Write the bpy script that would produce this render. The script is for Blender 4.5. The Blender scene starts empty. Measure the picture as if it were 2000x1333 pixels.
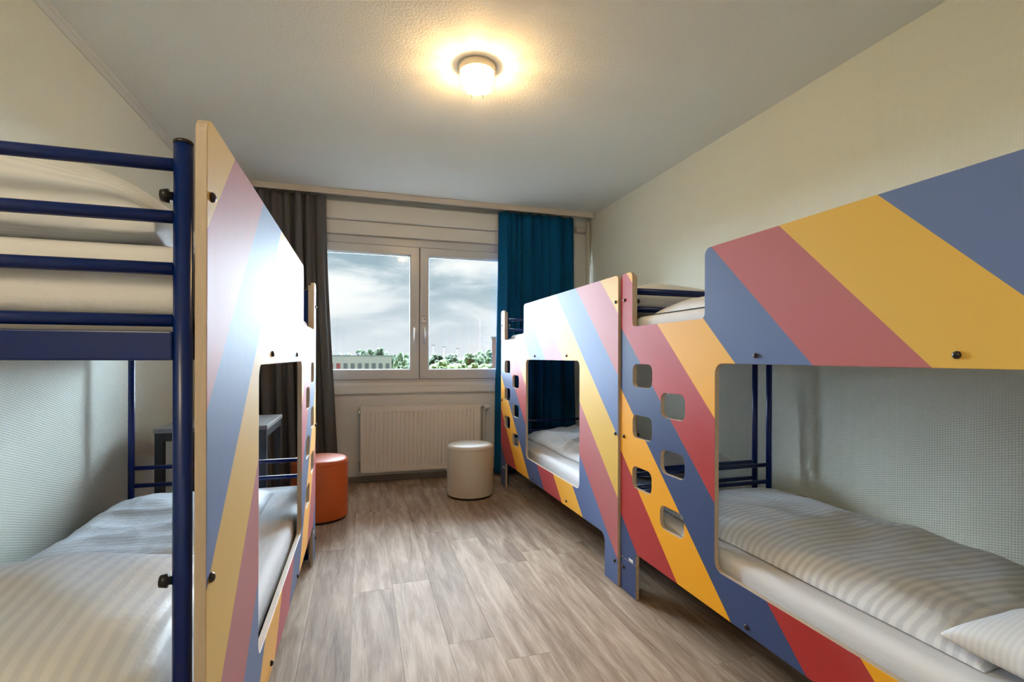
import bpy, bmesh, math, random
from mathutils import Vector, Matrix, noise, Euler

S = bpy.context.scene
COL = S.collection

# ---------------------------------------------------------------- camera, sky, lights, exposure
YAW = 0.29538
cam = bpy.data.objects.new('camera', bpy.data.cameras.new('camera'))
COL.objects.link(cam)
cam.data.sensor_width = 36.0
cam.data.lens = 965.78 / 2000 * 36.0
cam.data.shift_y = 30.5 / 2000
cam.data.clip_start = 0.02
cam.data.clip_end = 6000
cam.matrix_world = (Matrix.Translation((0, 0, 1.12)) @ Matrix.Rotation(-YAW, 4, 'Z')
                    @ Matrix.Rotation(math.pi / 2, 4, 'X') @ Matrix.Rotation(0.0027, 4, 'Z'))
S.camera = cam

S.view_settings.view_transform = 'Standard'
S.view_settings.look = 'None'
S.view_settings.gamma = 1.0
S.view_settings.use_curve_mapping = False
S.view_settings.exposure = 0.42

SKY_STRENGTH = 0.85
SUN_STRENGTH = 118.0
LAMP_W = 17.0
HALL_W = 29.0

w = bpy.data.worlds.new('sky')
S.world = w
w.use_nodes = True
nt = w.node_tree
nt.nodes.clear()


def nd(tree, kind, **kw):
    n = tree.nodes.new(kind)
    for k, v in kw.items():
        if k.startswith('i_'):
            key = k[2:]
            key = int(key) if key.isdigit() else key.replace('_', ' ')
            n.inputs[key].default_value = v
        else:
            setattr(n, k, v)
    return n


def lk(tree, a, ao, b, bi):
    tree.links.new(a.outputs[ao], b.inputs[bi])


def ramp(tree, stops, interp='LINEAR'):
    r = tree.nodes.new('ShaderNodeValToRGB')
    r.color_ramp.interpolation = interp
    els = r.color_ramp.elements
    while len(els) < len(stops):
        els.new(0.5)
    for e, (p, c) in zip(els, stops):
        e.position = p
        e.color = (c[0], c[1], c[2], 1)
    return r


tc = nd(nt, 'ShaderNodeTexCoord')
mp = nd(nt, 'ShaderNodeMapping')
mp.inputs['Location'].default_value = (0.35, 0.2, 0.1)
mp.inputs['Scale'].default_value = (2.2, 2.2, 9.0)
lk(nt, tc, 'Generated', mp, 'Vector')
nz = nd(nt, 'ShaderNodeTexNoise', i_Scale=1.25, i_Detail=6.0, i_Roughness=0.55, i_Distortion=0.5)
lk(nt, mp, 'Vector', nz, 'Vector')
cl = ramp(nt, [(0.40, (0.34, 0.46, 0.54)), (0.48, (0.50, 0.60, 0.67)), (0.55, (0.78, 0.83, 0.87)), (0.64, (0.99, 0.99, 0.99))])
lk(nt, nz, 'Fac', cl, 'Fac')
sep = nd(nt, 'ShaderNodeSeparateXYZ')
lk(nt, tc, 'Generated', sep, 'Vector')
mr = nd(nt, 'ShaderNodeMapRange')
mr.inputs['From Min'].default_value = 0.0
mr.inputs['From Max'].default_value = 0.16
mr.inputs['To Min'].default_value = 0.85
mr.inputs['To Max'].default_value = 0.0
lk(nt, sep, 'Z', mr, 'Value')
mx = nd(nt, 'ShaderNodeMix', data_type='RGBA')
lk(nt, mr, 'Result', mx, 0)
lk(nt, cl, 'Color', mx, 6)
mx.inputs[7].default_value = (0.80, 0.83, 0.89, 1)
bg = nd(nt, 'ShaderNodeBackground', i_Strength=SKY_STRENGTH)
lk(nt, mx, 2, bg, 'Color')
wo = nd(nt, 'ShaderNodeOutputWorld')
lk(nt, bg, 'Background', wo, 'Surface')

# veiled sun: daylight of the bright overcast sky in front of the window
sun = bpy.data.objects.new('sun', bpy.data.lights.new('sun', 'SUN'))
COL.objects.link(sun)
sun.data.energy = SUN_STRENGTH
sun.data.color = (0.70, 0.84, 1.0)
sun.data.angle = math.radians(140)
sun.rotation_euler = Vector((-0.05, -1.0, -0.50)).to_track_quat('-Z', 'Y').to_euler()
sun.location = (0.5, 8, 5)

# ceiling light of the entry behind the camera
hall = bpy.data.objects.new('hall_light', bpy.data.lights.new('hall_light', 'AREA'))
COL.objects.link(hall)
hall.data.shape = 'RECTANGLE'
hall.data.size = 0.55
hall.data.size_y = 1.2
hall.data.energy = HALL_W
hall.data.color = (1.0, 0.80, 0.52)
hall.location = (-0.90, -0.55, 2.50)
hall.rotation_euler = (math.radians(12), math.radians(-10), 0)


# ---------------------------------------------------------------- helpers
def srgb(r, g, b):
    f = lambda c: (c / 255 / 12.92) if c / 255 <= 0.04045 else ((c / 255 + 0.055) / 1.055) ** 2.4
    return (f(r), f(g), f(b))


class MB:
    def __init__(self):
        self.v = []
        self.f = []
        self.sm = []

    def add(self, vs, fs, smooth=False):
        o = len(self.v)
        self.v += [tuple(x) for x in vs]
        for q in fs:
            self.f.append(tuple(i + o for i in q))
            self.sm.append(smooth)
        return self

    def box(self, x0, x1, y0, y1, z0, z1):
        vs = [(x0, y0, z0), (x1, y0, z0), (x1, y1, z0), (x0, y1, z0), (x0, y0, z1), (x1, y0, z1), (x1, y1, z1), (x0, y1, z1)]
        return self.add(vs, [(0, 3, 2, 1), (4, 5, 6, 7), (0, 1, 5, 4), (1, 2, 6, 5), (2, 3, 7, 6), (3, 0, 4, 7)])

    def tube(self, pts, r, n=16, caps=True):
        pts = [Vector(p) for p in pts]
        m = len(pts)
        rs = r if isinstance(r, (list, tuple)) else [r] * m
        up = Vector((0, 0, 1))
        d0 = (pts[1] - pts[0]).normalized()
        if abs(d0.dot(up)) > 0.95:
            up = Vector((1, 0, 0))
        vs = []
        for i, p in enumerate(pts):
            a = pts[max(i - 1, 0)]
            b = pts[min(i + 1, m - 1)]
            d = (b - a).normalized()
            e1 = d.cross(up).normalized()
            e2 = d.cross(e1).normalized()
            for k in range(n):
                t = 2 * math.pi * k / n
                vs.append(p + (e1 * math.cos(t) + e2 * math.sin(t)) * rs[i])
        fs = []
        for i in range(m - 1):
            for k in range(n):
                k2 = (k + 1) % n
                fs.append((i * n + k, i * n + k2, (i + 1) * n + k2, (i + 1) * n + k))
        self.add(vs, fs, True)
        if caps:
            o = len(self.v) - len(vs)
            self.f.append(tuple(o + k for k in range(n))[::-1]); self.sm.append(False)
            self.f.append(tuple(o + (m - 1) * n + k for k in range(n))); self.sm.append(False)
        return self

    def lathe(self, prof, c=(0, 0, 0), n=48, close=True):
        vs = []
        for (r, z) in prof:
            for k in range(n):
                t = 2 * math.pi * k / n
                vs.append((c[0] + r * math.cos(t), c[1] + r * math.sin(t), c[2] + z))
        fs = []
        for i in range(len(prof) - 1):
            for k in range(n):
                k2 = (k + 1) % n
                fs.append((i * n + k, i * n + k2, (i + 1) * n + k2, (i + 1) * n + k))
        o = len(self.v)
        self.add(vs, fs, True)
        if close:
            self.f.append(tuple(o + k for k in range(n))[::-1]); self.sm.append(True)
            self.f.append(tuple(o + (len(prof) - 1) * n + k for k in range(n))); self.sm.append(True)
        return self

    def mesh(self, name, mats):
        me = bpy.data.meshes.new(name)
        me.from_pydata(self.v, [], self.f)
        me.update()
        me.polygons.foreach_set('use_smooth', self.sm)
        bm = bmesh.new()
        bm.from_mesh(me)
        bmesh.ops.recalc_face_normals(bm, faces=bm.faces)
        bm.to_mesh(me)
        bm.free()
        for m in (mats if isinstance(mats, (list, tuple)) else [mats]):
            me.materials.append(m)
        return me

    def build(self, name, mats, parent=None, bevel=0.0, seg=2):
        return link(name, self.mesh(name, mats), parent, bevel, seg)


def link(name, me, parent=None, bevel=0.0, seg=2):
    o = bpy.data.objects.new(name, me)
    COL.objects.link(o)
    if parent:
        o.parent = parent
    if bevel:
        b = o.modifiers.new('bevel', 'BEVEL')
        b.width = bevel
        b.segments = seg
        b.limit_method = 'ANGLE'
        b.angle_limit = math.radians(40)
    return o


def tag(o, label=None, cat=None, group=None, kind=None):
    if label: o['label'] = label
    if cat: o['category'] = cat
    if group: o['group'] = group
    if kind: o['kind'] = kind
    return o


def empty(name, loc, rz=0.0):
    o = bpy.data.objects.new(name, None)
    COL.objects.link(o)
    o.location = loc
    o.rotation_euler = (0, 0, rz)
    o.empty_display_size = 0.1
    return o


# ---------------------------------------------------------------- materials
def pmat(name, color, rough=0.5, metal=0.0, spec=0.5, **kw):
    m = bpy.data.materials.new(name)
    m.use_nodes = True
    b = m.node_tree.nodes['Principled BSDF']
    b.inputs['Base Color'].default_value = (*color, 1)
    b.inputs['Roughness'].default_value = rough
    b.inputs['Metallic'].default_value = metal
    b.inputs['Specular IOR Level'].default_value = spec
    for k, v in kw.items():
        b.inputs[k.replace('_', ' ')].default_value = v
    return m


def bump_noise(m, scale, strength, dist, detail=4.0, coords='Object', mscale=(1, 1, 1), tint=0.0):
    t = m.node_tree
    b = t.nodes['Principled BSDF']
    c = nd(t, 'ShaderNodeTexCoord')
    mpn = nd(t, 'ShaderNodeMapping')
    mpn.inputs['Scale'].default_value = mscale
    lk(t, c, coords, mpn, 'Vector')
    n = nd(t, 'ShaderNodeTexNoise', i_Scale=scale, i_Detail=detail)
    lk(t, mpn, 'Vector', n, 'Vector')
    bp = nd(t, 'ShaderNodeBump', i_Strength=strength, i_Distance=dist)
    lk(t, n, 'Fac', bp, 'Height')
    lk(t, bp, 'Normal', b, 'Normal')
    if tint:
        col = tuple(b.inputs['Base Color'].default_value)
        r = ramp(t, [(0.3, tuple(x * (1 - tint) for x in col[:3])), (0.7, tuple(min(1, x * (1 + tint)) for x in col[:3]))])
        lk(t, n, 'Fac', r, 'Fac')
        lk(t, r, 'Color', b, 'Base Color')
    return m


def weave_wall(name, color, diag, pitch=0.0095, strength=0.28):
    """woven-fibre wallpaper: small relief in two crossing directions"""
    m = pmat(name, color, 0.6, spec=0.3)
    t = m.node_tree
    b = t.nodes['Principled BSDF']
    g = nd(t, 'ShaderNodeTexCoord')
    s = nd(t, 'ShaderNodeSeparateXYZ')
    lk(t, g, 'Object', s, 'Vector')
    k = 2 * math.pi / pitch

    def wave(a, bb):
        m1 = nd(t, 'ShaderNodeMath', operation='MULTIPLY', i_1=a * k)
        m2 = nd(t, 'ShaderNodeMath', operation='MULTIPLY_ADD', i_1=bb * k)
        lk(t, s, 'Y', m1, 0)
        lk(t, s, 'Z', m2, 0)
        lk(t, m1, 0, m2, 2)
        sn = nd(t, 'ShaderNodeMath', operation='SINE')
        lk(t, m2, 0, sn, 0)
        return sn
    w1 = wave(*diag[0])
    w2 = wave(*diag[1])
    ad = nd(t, 'ShaderNodeMath', operation='ADD')
    lk(t, w1, 0, ad, 0)
    lk(t, w2, 0, ad, 1)
    n = nd(t, 'ShaderNodeTexNoise', i_Scale=60.0, i_Detail=3.0)
    lk(t, g, 'Object', n, 'Vector')
    ml = nd(t, 'ShaderNodeMath', operation='MULTIPLY_ADD', i_1=2.0)
    lk(t, n, 'Fac', ml, 0)
    lk(t, ad, 0, ml, 2)
    bp = nd(t, 'ShaderNodeBump', i_Strength=strength, i_Distance=0.0016)
    lk(t, ml, 0, bp, 'Height')
    lk(t, bp, 'Normal', b, 'Normal')
    return m


WALLC = (0.80, 0.82, 0.72)
M = {}
M['wall_right'] = weave_wall('wall_fibre_right', WALLC, [(1.0, 0.0), (0.25, 1.0)])
M['wall_left'] = weave_wall('wall_fibre_left', WALLC, [(0.35, 1.0), (1.0, -0.3)])
M['wall_plain'] = bump_noise(pmat('wall_plain', (0.76, 0.76, 0.73), 0.6, spec=0.3), 90, 0.15, 0.002)
M['ceiling'] = bump_noise(pmat('ceiling_plaster', (0.84, 0.85, 0.81), 0.75, spec=0.2), 85, 0.5, 0.004, detail=3)
M['white_paint'] = pmat('white_paint', (0.74, 0.73, 0.69), 0.4)
M['trim'] = pmat('trim_paint', (0.68, 0.68, 0.62), 0.5)
M['rail_board'] = bump_noise(pmat('rail_board', (0.62, 0.55, 0.48), 0.5), 14, 0.1, 0.002, mscale=(0.2, 1, 6), tint=0.05)
M['upvc'] = pmat('white_plastic_frame', (0.60, 0.61, 0.62), 0.25)
M['gasket'] = pmat('grey_gasket', (0.25, 0.25, 0.26), 0.5)
M['chrome'] = pmat('satin_metal', (0.75, 0.77, 0.79), 0.22, metal=0.9)
M['baseboard'] = bump_noise(pmat('baseboard_grey', (0.20, 0.175, 0.155), 0.45), 20, 0.1, 0.002, mscale=(0.3, 1, 5), tint=0.15)
M['blue_metal'] = pmat('blue_powder_coat', srgb(2, 34, 100), 0.28, spec=0.5)
M['black'] = pmat('black_plastic', (0.012, 0.012, 0.013), 0.35)
M['bolt'] = pmat('dark_bolt', (0.05, 0.04, 0.04), 0.3, metal=0.6)
M['ply_edge'] = bump_noise(pmat('pale_board_edge', srgb(190, 172, 150), 0.5), 30, 0.1, 0.001, mscale=(8, 1, 1), tint=0.06)
M['sheet'] = bump_noise(pmat('white_sheet', (0.77, 0.78, 0.81), 0.8, spec=0.2), 22, 0.35, 0.012, detail=5, mscale=(1, 0.35, 1))
M['mattress_base'] = pmat('grey_ticking', (0.35, 0.35, 0.36), 0.85)
M['teal'] = bump_noise(pmat('teal_curtain_cloth', srgb(2, 78, 118), 0.85, spec=0.15), 260, 0.2, 0.001)
M['greycloth'] = bump_noise(pmat('grey_curtain_cloth', srgb(94, 93, 94), 0.85, spec=0.15), 260, 0.2, 0.001)
M['radiator'] = pmat('radiator_enamel', (0.80, 0.77, 0.72), 0.35)
M['thermo'] = pmat('white_valve_plastic', (0.80, 0.80, 0.80), 0.3)
M['orange'] = bump_noise(pmat('orange_leatherette', srgb(208, 96, 42), 0.42), 160, 0.2, 0.001)
M['cream'] = bump_noise(pmat('cream_leatherette', srgb(206, 198, 184), 0.42), 160, 0.2, 0.001)
M['table_top'] = bump_noise(pmat('grey_table_top', (0.30, 0.30, 0.30), 0.45), 40, 0.05, 0.001, tint=0.08)
M['table_frame'] = pmat('anthracite_metal', (0.035, 0.042, 0.055), 0.4)
M['sticker'] = pmat('white_sticker', (0.8, 0.8, 0.8), 0.4)
M['brass'] = pmat('pale_lamp_base', (0.72, 0.66, 0.55), 0.35)
M['wire'] = pmat('lamp_wire', (0.55, 0.50, 0.42), 0.3, metal=0.6)


def emis(name, color, strength):
    m = bpy.data.materials.new(name)
    m.use_nodes = True
    b = m.node_tree.nodes['Principled BSDF']
    b.inputs['Base Color'].default_value = (0.9, 0.9, 0.88, 1)
    b.inputs['Emission Color'].default_value = (*color, 1)
    b.inputs['Emission Strength'].default_value = strength
    return m


# frosted lamp glass: glows, and lets the bulb's light through
M['lamp_glass'] = emis('lit_frosted_glass', (1.0, 0.84, 0.60), 2.6)
t = M['lamp_glass'].node_tree
tr = nd(t, 'ShaderNodeBsdfTransparent')
ms = nd(t, 'ShaderNodeMixShader', i_Fac=0.35)
lk(t, tr, 0, ms, 1)
lk(t, t.nodes['Principled BSDF'], 0, ms, 2)
lk(t, ms, 0, t.nodes['Material Output'], 'Surface')

# clear window pane
g = bpy.data.materials.new('window_glass')
g.use_nodes = True
t = g.node_tree
t.nodes.clear()
fr = nd(t, 'ShaderNodeFresnel', i_IOR=1.45)
tr = nd(t, 'ShaderNodeBsdfTransparent')
tr.inputs['Color'].default_value = (0.96, 0.98, 0.97, 1)
gl = nd(t, 'ShaderNodeBsdfGlossy', i_Roughness=0.0)
ms = nd(t, 'ShaderNodeMixShader')
ou = nd(t, 'ShaderNodeOutputMaterial')
lk(t, fr, 'Fac', ms, 'Fac'); lk(t, tr, 0, ms, 1); lk(t, gl, 0, ms, 2); lk(t, ms, 0, ou, 'Surface')
M['glass'] = g

# printed diagonal stripes of the bunk panels (pattern runs on z - y in the bed's own axes)
m = pmat('striped_laminate', (0.5, 0.5, 0.5), 0.30, spec=0.29, Sheen_Weight=0.10, Sheen_Roughness=0.35, IOR=1.5)
t = m.node_tree
b = t.nodes['Principled BSDF']
c = nd(t, 'ShaderNodeTexCoord')
s = nd(t, 'ShaderNodeSeparateXYZ')
lk(t, c, 'Object', s, 'Vector')
sb = nd(t, 'ShaderNodeMath', operation='SUBTRACT')
lk(t, s, 'Z', sb, 0); lk(t, s, 'Y', sb, 1)
lo_ = nd(t, 'ShaderNodeMath', operation='MAXIMUM', i_1=0.12)
lk(t, sb, 0, lo_, 0)
of = nd(t, 'ShaderNodeMath', operation='ADD', i_1=0.9015 - 0.366)
lk(t, lo_, 0, of, 0)
dv = nd(t, 'ShaderNodeMath', operation='DIVIDE', i_1=0.9015)
lk(t, of, 0, dv, 0)
frc = nd(t, 'ShaderNodeMath', operation='FRACT')
lk(t, dv, 0, frc, 0)
r = ramp(t, [(0.0, srgb(176, 46, 42)), (0.333, srgb(244, 170, 4)), (0.6667, srgb(56, 72, 116))], 'CONSTANT')
lk(t, frc, 0, r, 'Fac')
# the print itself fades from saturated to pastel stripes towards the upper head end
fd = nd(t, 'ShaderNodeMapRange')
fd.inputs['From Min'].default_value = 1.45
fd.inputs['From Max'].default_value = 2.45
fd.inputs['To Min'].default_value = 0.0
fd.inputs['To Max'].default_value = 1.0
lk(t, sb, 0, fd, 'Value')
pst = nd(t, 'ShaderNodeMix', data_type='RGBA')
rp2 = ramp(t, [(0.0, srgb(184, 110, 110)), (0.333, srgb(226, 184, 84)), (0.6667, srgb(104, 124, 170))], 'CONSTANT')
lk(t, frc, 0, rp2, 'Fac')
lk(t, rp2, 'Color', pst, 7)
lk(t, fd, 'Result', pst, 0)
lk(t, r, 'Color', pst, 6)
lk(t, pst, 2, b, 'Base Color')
n = nd(t, 'ShaderNodeTexNoise', i_Scale=9.0, i_Detail=5.0)
mpn = nd(t, 'ShaderNodeMapping')
mpn.inputs['Scale'].default_value = (1, 3.0, 0.35)
lk(t, c, 'Object', mpn, 'Vector')
lk(t, mpn, 'Vector', n, 'Vector')
rr = nd(t, 'ShaderNodeMapRange')
rr.inputs['To Min'].default_value = 0.54
rr.inputs['To Max'].default_value = 0.62
lk(t, n, 'Fac', rr, 'Value')
lk(t, rr, 'Result', b, 'Roughness')
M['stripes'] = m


def damask(name, axis, pitch, dark=0.86):
    """white satin-stripe bed linen"""
    m = pmat(name, (0.8, 0.8, 0.8), 0.6, spec=0.3)
    t = m.node_tree
    b = t.nodes['Principled BSDF']
    uv = nd(t, 'ShaderNodeTexCoord')
    s = nd(t, 'ShaderNodeSeparateXYZ')
    lk(t, uv, 'UV', s, 'Vector')
    ml = nd(t, 'ShaderNodeMath', operation='MULTIPLY', i_1=2 * math.pi / pitch)
    lk(t, s, axis, ml, 0)
    sn = nd(t, 'ShaderNodeMath', operation='SINE')
    lk(t, ml, 0, sn, 0)
    mrr = nd(t, 'ShaderNodeMapRange')
    mrr.inputs['From Min'].default_value = -0.5
    mrr.inputs['From Max'].default_value = 0.5
    lk(t, sn, 0, mrr, 'Value')
    mxx = nd(t, 'ShaderNodeMix', data_type='RGBA')
    mxx.inputs[6].default_value = (0.76 * dark, 0.80 * dark, 0.86 * dark, 1)
    mxx.inputs[7].default_value = (0.80, 0.83, 0.87, 1)
    lk(t, mrr, 'Result', mxx, 0)
    lk(t, mxx, 2, b, 'Base Color')
    r2 = nd(t, 'ShaderNodeMapRange')
    r2.inputs['To Min'].default_value = 0.75
    r2.inputs['To Max'].default_value = 0.42
    lk(t, mrr, 'Result', r2, 'Value')
    lk(t, r2, 'Result', b, 'Roughness')
    n = nd(t, 'ShaderNodeTexNoise', i_Scale=30.0, i_Detail=4.0)
    lk(t, uv, 'Object', n, 'Vector')
    bp = nd(t, 'ShaderNodeBump', i_Strength=0.25, i_Distance=0.01)
    lk(t, n, 'Fac', bp, 'Height')
    lk(t, bp, 'Normal', b, 'Normal')
    return m


M['damask'] = damask('striped_linen', 'Y', 0.029)
M['damask_x'] = damask('striped_pillow_linen', 'X', 0.029, 0.92)
M['linen'] = damask('plain_linen', 'Y', 0.012, 0.97)

# wood-look floor planks
m = pmat('vinyl_plank', (0.3, 0.26, 0.22), 0.56, spec=0.12)
t = m.node_tree
b = t.nodes['Principled BSDF']
gm = nd(t, 'ShaderNodeNewGeometry')
oi = nd(t, 'ShaderNodeObjectInfo')
ofs = nd(t, 'ShaderNodeVectorMath', operation='SCALE')
cmb = nd(t, 'ShaderNodeCombineXYZ')
lk(t, oi, 'Random', cmb, 0); lk(t, oi, 'Random', cmb, 1)
lk(t, cmb, 0, ofs, 0)
ofs.inputs['Scale'].default_value = 37.0
ad = nd(t, 'ShaderNodeVectorMath', operation='ADD')
lk(t, gm, 'Position', ad, 0); lk(t, ofs, 0, ad, 1)
mpn = nd(t, 'ShaderNodeMapping')
mpn.inputs['Scale'].default_value = (9.0, 0.9, 1)
lk(t, ad, 0, mpn, 'Vector')
n1 = nd(t, 'ShaderNodeTexNoise', i_Scale=2.2, i_Detail=8.0, i_Roughness=0.65, i_Distortion=0.6)
lk(t, mpn, 'Vector', n1, 'Vector')
mpf = nd(t, 'ShaderNodeMapping')
mpf.inputs['Scale'].default_value = (70.0, 3.0, 1)
lk(t, ad, 0, mpf, 'Vector')
n2 = nd(t, 'ShaderNodeTexNoise', i_Scale=3.0, i_Detail=3.0)
lk(t, mpf, 'Vector', n2, 'Vector')
av = nd(t, 'ShaderNodeMath', operation='MULTIPLY_ADD', i_1=0.35)
lk(t, n2, 'Fac', av, 0); lk(t, n1, 'Fac', av, 2)
rv = nd(t, 'ShaderNodeMath', operation='MULTIPLY_ADD', i_1=0.18)
lk(t, oi, 'Random', rv, 0); lk(t, av, 0, rv, 2)
r = ramp(t, [(0.45, srgb(106, 87, 72)), (0.68, srgb(150, 128, 109)), (0.86, srgb(178, 157, 137)), (1.0, srgb(196, 176, 156))])
lk(t, rv, 0, r, 'Fac')
lk(t, r, 'Color', b, 'Base Color')
bp = nd(t, 'ShaderNodeBump', i_Strength=0.25, i_Distance=0.0015)
lk(t, av, 0, bp, 'Height')
lk(t, bp, 'Normal', b, 'Normal')
M['plank'] = m

# ---------------------------------------------------------------- room shell
XL, XR, YF, YB, ZC = -1.22, 2.203, -1.3, 4.58, 2.53
T = 0.12
st = 'structure'
WX0, WX1, WZ0, WZ1 = -0.66, 1.70, 0.885, 2.19       # window opening

floor = tag(MB().box(XL - T, XR + T, YF - T, YB + 0.35, -0.10, -0.006).build('floor', M['baseboard']), kind=st)
ceiling = tag(MB().box(XL - T, XR + T, YF - T, YB + 0.35, ZC, ZC + 0.12).build('ceiling', M['ceiling']), kind=st)
tag(MB().box(XL - T, XL, YF - T, YB + 0.35, -0.006, ZC).build('wall_left', M['wall_left']), kind=st)
tag(MB().box(XR, XR + T, YF - T, YB + 0.35, -0.006, ZC).build('wall_right', M['wall_right']), kind=st)
tag(MB().box(XL, XR, YF - T, YF, -0.006, ZC).build('wall_front', M['wall_plain']), kind=st)
wb = MB()
wb.box(XL, WX0, YB, YB + 0.35, -0.006, ZC)
wb.box(WX1, XR, YB, YB + 0.35, -0.006, ZC)
wb.box(WX0, WX1, YB, YB + 0.35, -0.006, 0.78)
wb.box(WX0, WX1, YB + 0.02, YB + 0.35, 0.78, WZ0)
wb.box(WX0, WX1, YB + 0.03, YB + 0.35, WZ1, ZC)
tag(wb.build('wall_back', M['wall_plain']), kind=st)

# floor planks: every plank a piece of the floor
random.seed(4)
PW = 0.1815
PL = 1.24
known = {0: 1.785, 1: 3.03, 2: 2.45, 3: 3.735, 4: 3.15, 5: 1.75, 6: 2.57}   # joint positions seen per row (row 0 starts at x=-0.217-PW)
nrow = 0
pm_full = None
for i in range(-6, 15):
    x0 = -0.217 + (i - 1) * PW
    x1 = x0 + PW
    if x1 < XL or x0 > XR:
        continue
    x0c, x1c = max(x0, XL), min(x1, XR)
    j = known.get(i, random.uniform(0, PL))
    y = j - math.ceil((j - YF) / PL) * PL
    while y < YB:
        ya, yb = max(y, YF), min(y + PL, YB)
        y += PL
        if yb - ya < 0.01:
            continue
        g2 = 0.0006
        wx, ly = x1c - x0c - 2 * g2, yb - ya - 2 * g2
        if pm_full is None:
            pm_full = MB().box(-0.5, 0.5, -0.5, 0.5, -0.006, 0.0).mesh('plank', M['plank'])
        p = link('plank', pm_full, floor)
        p.location = ((x0c + x1c) / 2, (ya + yb) / 2, 0)
        p.scale = (wx, ly, 1)

# baseboards
tag(MB().box(XL + 0.012, XR - 0.012, YB - 0.013, YB, 0.0, 0.055).build('baseboard_back', M['baseboard'], bevel=0.003), kind=st)
tag(MB().box(XL, XL + 0.012, YF, YB - 0.013, 0.0, 0.055).build('baseboard_left', M['baseboard'], bevel=0.003), kind=st)
tag(MB().box(XR - 0.012, XR, YF, YB - 0.013, 0.0, 0.055).build('baseboard_right', M['baseboard'], bevel=0.003), kind=st)

# small cove along the left edge of the ceiling
pr = [(0, 0), (0.0, -0.038), (0.006, -0.038), (0.010, -0.030), (0.018, -0.018), (0.026, -0.012), (0.030, -0.006), (0.030, 0)]
mb = MB()
vs = []
for yy in (YF, YB):
    vs += [(XL + a, yy, ZC + z) for a, z in pr]
k = len(pr)
mb.add(vs, [(i, (i + 1) % k, k + (i + 1) % k, k + i) for i in range(k)] + [tuple(range(k)), tuple(range(k, 2 * k))])
tag(mb.build('trim_1', M['trim']), kind=st)

# lintel / shutter box boards above the window and board below it
mb = MB()
mb.box(WX0 - 0.30, WX1 + 0.22, YB - 0.055, YB + 0.03, 2.315, 2.470)
tr2 = tag(mb.build('trim_2', M['white_paint'], bevel=0.012, seg=3), kind=st)
tag(MB().box(WX0 - 0.30, WX1 + 0.22, YB - 0.018, YB + 0.03, 2.195, 2.312).build('trim_3', M['white_paint'], bevel=0.004), kind=st)
tag(MB().box(WX0 - 0.10, WX1 + 0.10, YB - 0.030, YB + 0.02, 0.786, 0.792).build('trim_4', M['white_paint'], bevel=0.002), kind=st)
tag(MB().box(WX0, WX1, YB - 0.012, YB + 0.02, 0.793, 0.852).build('trim_5', M['white_paint'], bevel=0.004), kind=st)

# ---------------------------------------------------------------- window
win = tag(empty('window_1', ((WX0 + WX1) / 2, YB + 0.05, WZ0)), kind=st)


def wloc(o):
    o.location = -Vector(win.location)
    return o


def frame_mb(x0, x1, z0, z1, y0, y1, wl, wr, wb_, wt):
    """picture frame with inner chamfer: four mitred members"""
    mb = MB()
    o = [(x0, z0), (x1, z0), (x1, z1), (x0, z1)]
    i = [(x0 + wl, z0 + wb_), (x1 - wr, z0 + wb_), (x1 - wr, z1 - wt), (x0 + wl, z1 - wt)]
    ch = 0.010
    m_ = [(x0 + wl - ch, z0 + wb_ - ch), (x1 - wr + ch, z0 + wb_ - ch), (x1 - wr + ch, z1 - wt + ch), (x0 + wl - ch, z1 - wt + ch)]
    rings = [[(p[0], y0, p[1]) for p in o], [(p[0], y0, p[1]) for p in m_], [(p[0], y0 + ch, p[1]) for p in i],
             [(p[0], y1, p[1]) for p in i], [(p[0], y1, p[1]) for p in o]]
    vs = [v for r_ in rings for v in r_]
    fs = []
    for a in range(5):
        bb = (a + 1) % 5
        for q in range(4):
            q2 = (q + 1) % 4
            fs.append((a * 4 + q, a * 4 + q2, bb * 4 + q2, bb * 4 + q))
    return mb.add(vs, fs)


FY = YB + 0.020
wloc(frame_mb(WX0, WX1, WZ0, WZ1, FY, FY + 0.09, 0.06, 0.06, 0.034, 0.075).build('frame', M['upvc'], win, bevel=0.003))
XM = 0.5085
SY = FY - 0.012
for nm, (a, bx, gl_, gr) in {'l': (WX0 + 0.045, XM - 0.004, 0.085, 0.085), 'r': (XM + 0.004, WX1 - 0.045, 0.083, 0.085)}.items():
    sash = wloc(frame_mb(a, bx, 0.914, 2.118, SY, SY + 0.075, gl_, gr, 0.089, 0.078).build('sash', M['upvc'], win, bevel=0.003))
    pane = MB().box(a + gl_ - 0.004, bx - gr + 0.004, SY + 0.036, SY + 0.042, 0.914 + 0.085, 2.118 - 0.074).build('pane', M['glass'], sash)
    gk = frame_mb(a + gl_ - 0.002, bx - gr + 0.002, 0.914 + 0.087, 2.118 - 0.076, SY + 0.022, SY + 0.034, 0.006, 0.006, 0.006, 0.006).build('gasket', M['gasket'], sash)
    hx = (bx - 0.042) if nm == 'l' else (a + 0.036)
    hm = MB()
    hm.box(hx - 0.013, hx + 0.013, SY - 0.008, SY, 1.325, 1.395)
    hm.tube([(hx, SY - 0.004, 1.372), (hx, SY - 0.040, 1.372)], 0.009, 12)
    hm.tube([(hx, SY - 0.044, 1.378), (hx, SY - 0.046, 1.340), (hx, SY - 0.047, 1.29), (hx, SY - 0.047, 1.235)], [0.009, 0.0095, 0.009, 0.0075], 12)
    hm.build('handle', M['chrome'], sash, bevel=0.001)
    hb = MB().box(*((bx - 0.05, bx - 0.016) if nm == 'l' else (a + 0.010, a + 0.044)), SY - 0.006, SY, 0.918, 0.934)
    hb.build('hinge_cover', M['upvc'], sash, bevel=0.002)
mb = MB().box(XM - 0.0045, XM + 0.0045, SY + 0.02, SY + 0.06, 0.92, 2.11)
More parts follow.
